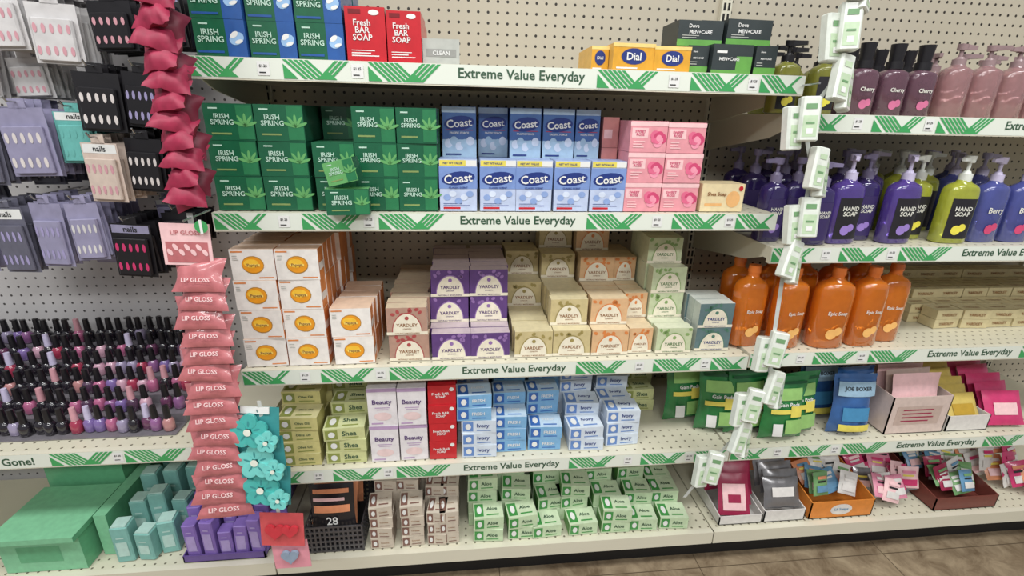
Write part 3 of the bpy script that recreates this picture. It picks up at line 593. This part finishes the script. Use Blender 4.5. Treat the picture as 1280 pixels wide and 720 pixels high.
T=TR(-.02,.04,Z5+.0,25); b.rbox((0,0,0),(.05,.035,.10),.003,PUR,T)
b.make('cosmetic_carton_tray')
# ------------------------------------------------------------------ clip strips
LG=mat('lipgloss_pouch',(186,108,112),.3,coat=.3,var=.25); LGT=mat('lipgloss_text',(230,200,200)); CRM=mat('crimson_fabric',(150,34,66),.55,var=.4); CRD=mat('crimson_dark',(104,20,44),.55); STR=mat('clear_plastic_strip',(196,200,196),.2)
b=MB()
b.box((-.014,-.062,.42),(-.004,-.0605,1.08),STR)
n=15
for k in range(n):
    t=k/(n-1); z=.965-t*.545; x=.0-.045*t+.006*math.sin(k*2.3); wv_=.098+.024*t
    pouch(b,TR(x,-.085,z,random.uniform(-6,6),-24,random.uniform(-4,4)),wv_,.066,.022,LG,None,'LIP GLOSS',LGT,tz=-.17,wr=.004,tw=.52,pinch=.20)
T=TR(-.012,-.085,1.02,4,0,3); b.box((-.042,0,-.035),(.042,.002,.045),PKL,T); b.rect(-.036,-.03,.036,.01,LG,T,-.0006); b.text('LIP GLOSS',0,.028,.05,LG,T)
for q in range(7): b.ell(-.030+q*.010,-.010+.010*(q%2),.004,.007,PKL,T,-.0012,.5)
b.rod((.0,0.0,1.075),(-.01,-.085,1.07),.002,CHR)
TT2=TR(.0,-.09,0); b.ell(.022,1.06,.012,.012,GREEN,TT2,0); b.text('1',.022,1.06,.005,WHITE,TT2,-.001)
b.make('lip_gloss_clip_strip')
b=MB()
b.box((.005,-.058,1.09),(.018,-.0565,1.75),STR)
for k in range(19):
    z=1.70-k*.032; x=.012+.004*math.sin(k*1.7); s=(-1)**k
    T=TR(x,-.085,z,s*14,-40,s*10)
    pouch(b,T,.070,.060,.030,CRM,None,wr=.007,nx=10,nz=8,pinch=.25)
    pouch(b,TR(x-s*.012,-.072,z-.012,-s*24,-25,-s*20),.054,.05,.02,CRD if k%2 else CRM,None,wr=.005,nx=8,nz=6,pinch=.2)
b.rod((.012,0,1.73),(.012,-.075,1.73),.002,CHR)
b.make('hair_scrunchie_clip_strip')
TL=mat('teal_flower',(72,174,168),.3,coat=.3); TLD=mat('teal_card',(58,140,142),.4); TLL=mat('teal_light',(116,202,196),.3); YB2=mat('flower_centre',(222,226,214),.4)
def flower(b,T,R,m,m2):
    for i in range(5):
        a=2*math.pi*i/5+.3; cx,cz=R*.58*math.cos(a),R*.58*math.sin(a)
        P=[(cx+R*.42*math.cos(q*math.pi/8),cz+R*.42*math.sin(q*math.pi/8)) for q in range(16)]
        n=len(P); yy=-.004-.0008*i; b.add([(x,yy,z) for x,z in P]+[(x,.003,z) for x,z in P],[tuple(range(n))]+[(k,k+n,(k+1)%n+n,(k+1)%n) for k in range(n)],m,T)
        b.ell(R*.45*math.cos(a),R*.45*math.sin(a),R*.18,R*.05,TLD,T,yy-.0006,a,8)
    b.ell(0,0,R*.2,R*.2,m2,T,-.010)
b=MB()
for k,z in enumerate((.620,.545,.472)):
    T=TR(.052+.004*k,-.085-.004*k,z,-4,-10,3*(-1)**k); b.box((-.050,0,-.05),(.050,.0012,.045),TLD,T); b.box((-.03,-.004,.030),(.03,0,.045),WHITE,T)
    flower(b,T@Matrix.Translation((-.010,-.008,-.008)),.040,TL if k!=1 else TLL,YB2); flower(b,T@Matrix.Translation((.030,-.014,-.028)),.024,TLL,YB2)
b.box((.062,-.082,.24),(.070,-.081,.68),STR); b.rod((.052,0,.42),(.060,-.085,.66),.0015,CHR)
RH=mat('heart_red',(196,54,66),.35); RHC=mat('heart_card_red',(206,86,90),.4); PHC=mat('heart_card_pink',(220,146,160),.4)
def heart(b,T,s,m):
    P=[]
    for i in range(40):
        t=2*math.pi*i/40; P.append((s*16*math.sin(t)**3/17,s*(13*math.cos(t)-5*math.cos(2*t)-2*math.cos(3*t)-math.cos(4*t))/17))
    n=len(P); b.add([(x,-.004,z) for x,z in P]+[(x,.003,z) for x,z in P],[tuple(range(n))]+[(i,i+n,(i+1)%n+n,(i+1)%n) for i in range(n)],m,T)
T=TR(.072,-.09,.335,-4,-6,2); b.box((-.050,0,-.045),(.050,.0012,.045),RHC,T); heart(b,T@Matrix.Translation((-.014,-.006,0)),.024,RH); heart(b,T@Matrix.Translation((.022,-.009,.004)),.020,RH)
T=TR(.082,-.088,.255,-3,-4,-3); b.box((-.043,0,-.040),(.043,.0012,.040),PHC,T); heart(b,T@Matrix.Translation((0,-.006,0)),.022,mat('heart_blue',(140,156,176)))
b.make('hair_clip_hanging_strip')
CW=mat('clip_pack_white',(218,223,214),.3,coat=.3); CG=mat('clip_pack_green',(186,206,174),.35); CGD=mat('clip_green_text',(110,150,106))
b=MB(); pts=[(1.222,1.52),(1.224,1.435),(1.23,1.348),(1.182,1.272),(1.222,1.178),(1.228,1.078),(1.207,.987),(1.222,.77),(1.236,.668),(1.195,.62),(1.178,.53),(1.124,.442)]
for k,(x,z) in enumerate(pts):
    s=(-1)**k
    for q in (0,1):
        T=TR(x+q*.022*s,-.085+.012*q,z-q*.018,s*14+q*25,-8,(s*6+(14 if k>5 else 4)))
        b.rbox((-.019,-.011,-.042),(.019,.011,.042),.004,CW,T); b.rect(-.013,-.034,.013,.006,CG,T,-.0115); b.rect(-.010,.018,.010,.028,CGD if k%2 else CG,T,-.0118); b.rect(-.006,-.028,.006,-.018,WHITE,T,-.0121); b.rect(-.008,-.010,.008,-.006,CGD,T,-.0121)
pp=[(1.222,1.60)]+pts+[(1.07,.34)]
for a,c in zip(pp[:-1],pp[1:]):
    b.add([(a[0]-.005,-.072,a[1]),(a[0]+.005,-.072,a[1]),(c[0]+.005,-.072,c[1]),(c[0]-.005,-.072,c[1])],[(0,1,2,3)],STR)
b.rod((1.215,-.0006,1.339),(1.2,-.072,1.339),.002,CHR)
b.make('travel_soap_clip_strip')
# ------------------------------------------------------------------ lights, world, camera
w=bpy.data.worlds.new('w'); bpy.context.scene.world=w; w.use_nodes=True; w.node_tree.nodes['Background'].inputs[0].default_value=(.96,.98,1,1); w.node_tree.nodes['Background'].inputs[1].default_value=.30
for x in (-1.0,0.6,2.2):
    for y,e in ((-1.0,27),(-2.8,32)):
        l=bpy.data.lights.new('fluorescent','AREA'); l.shape='RECTANGLE'; l.size=1.2; l.size_y=.35; l.energy=e; l.color=(.99,1,.985)
        o=bpy.data.objects.new('ceiling_fluorescent_light',l); o.location=(x,y,2.75); bpy.context.collection.objects.link(o)
cd=bpy.data.cameras.new('camera'); cd.sensor_width=36; cd.lens=608.1*36/1280; cd.clip_start=.02
co=bpy.data.objects.new('camera',cd); bpy.context.collection.objects.link(co)
co.matrix_world=Matrix.Translation((.4999,-1.0315,1.2651))@Matrix.Rotation(-.1101,4,'Z')@Matrix.Rotation(math.pi/2-.339,4,'X')@Matrix.Rotation(.0227,4,'Z')
bpy.context.scene.camera=co
bpy.context.scene.view_settings.view_transform='Standard'
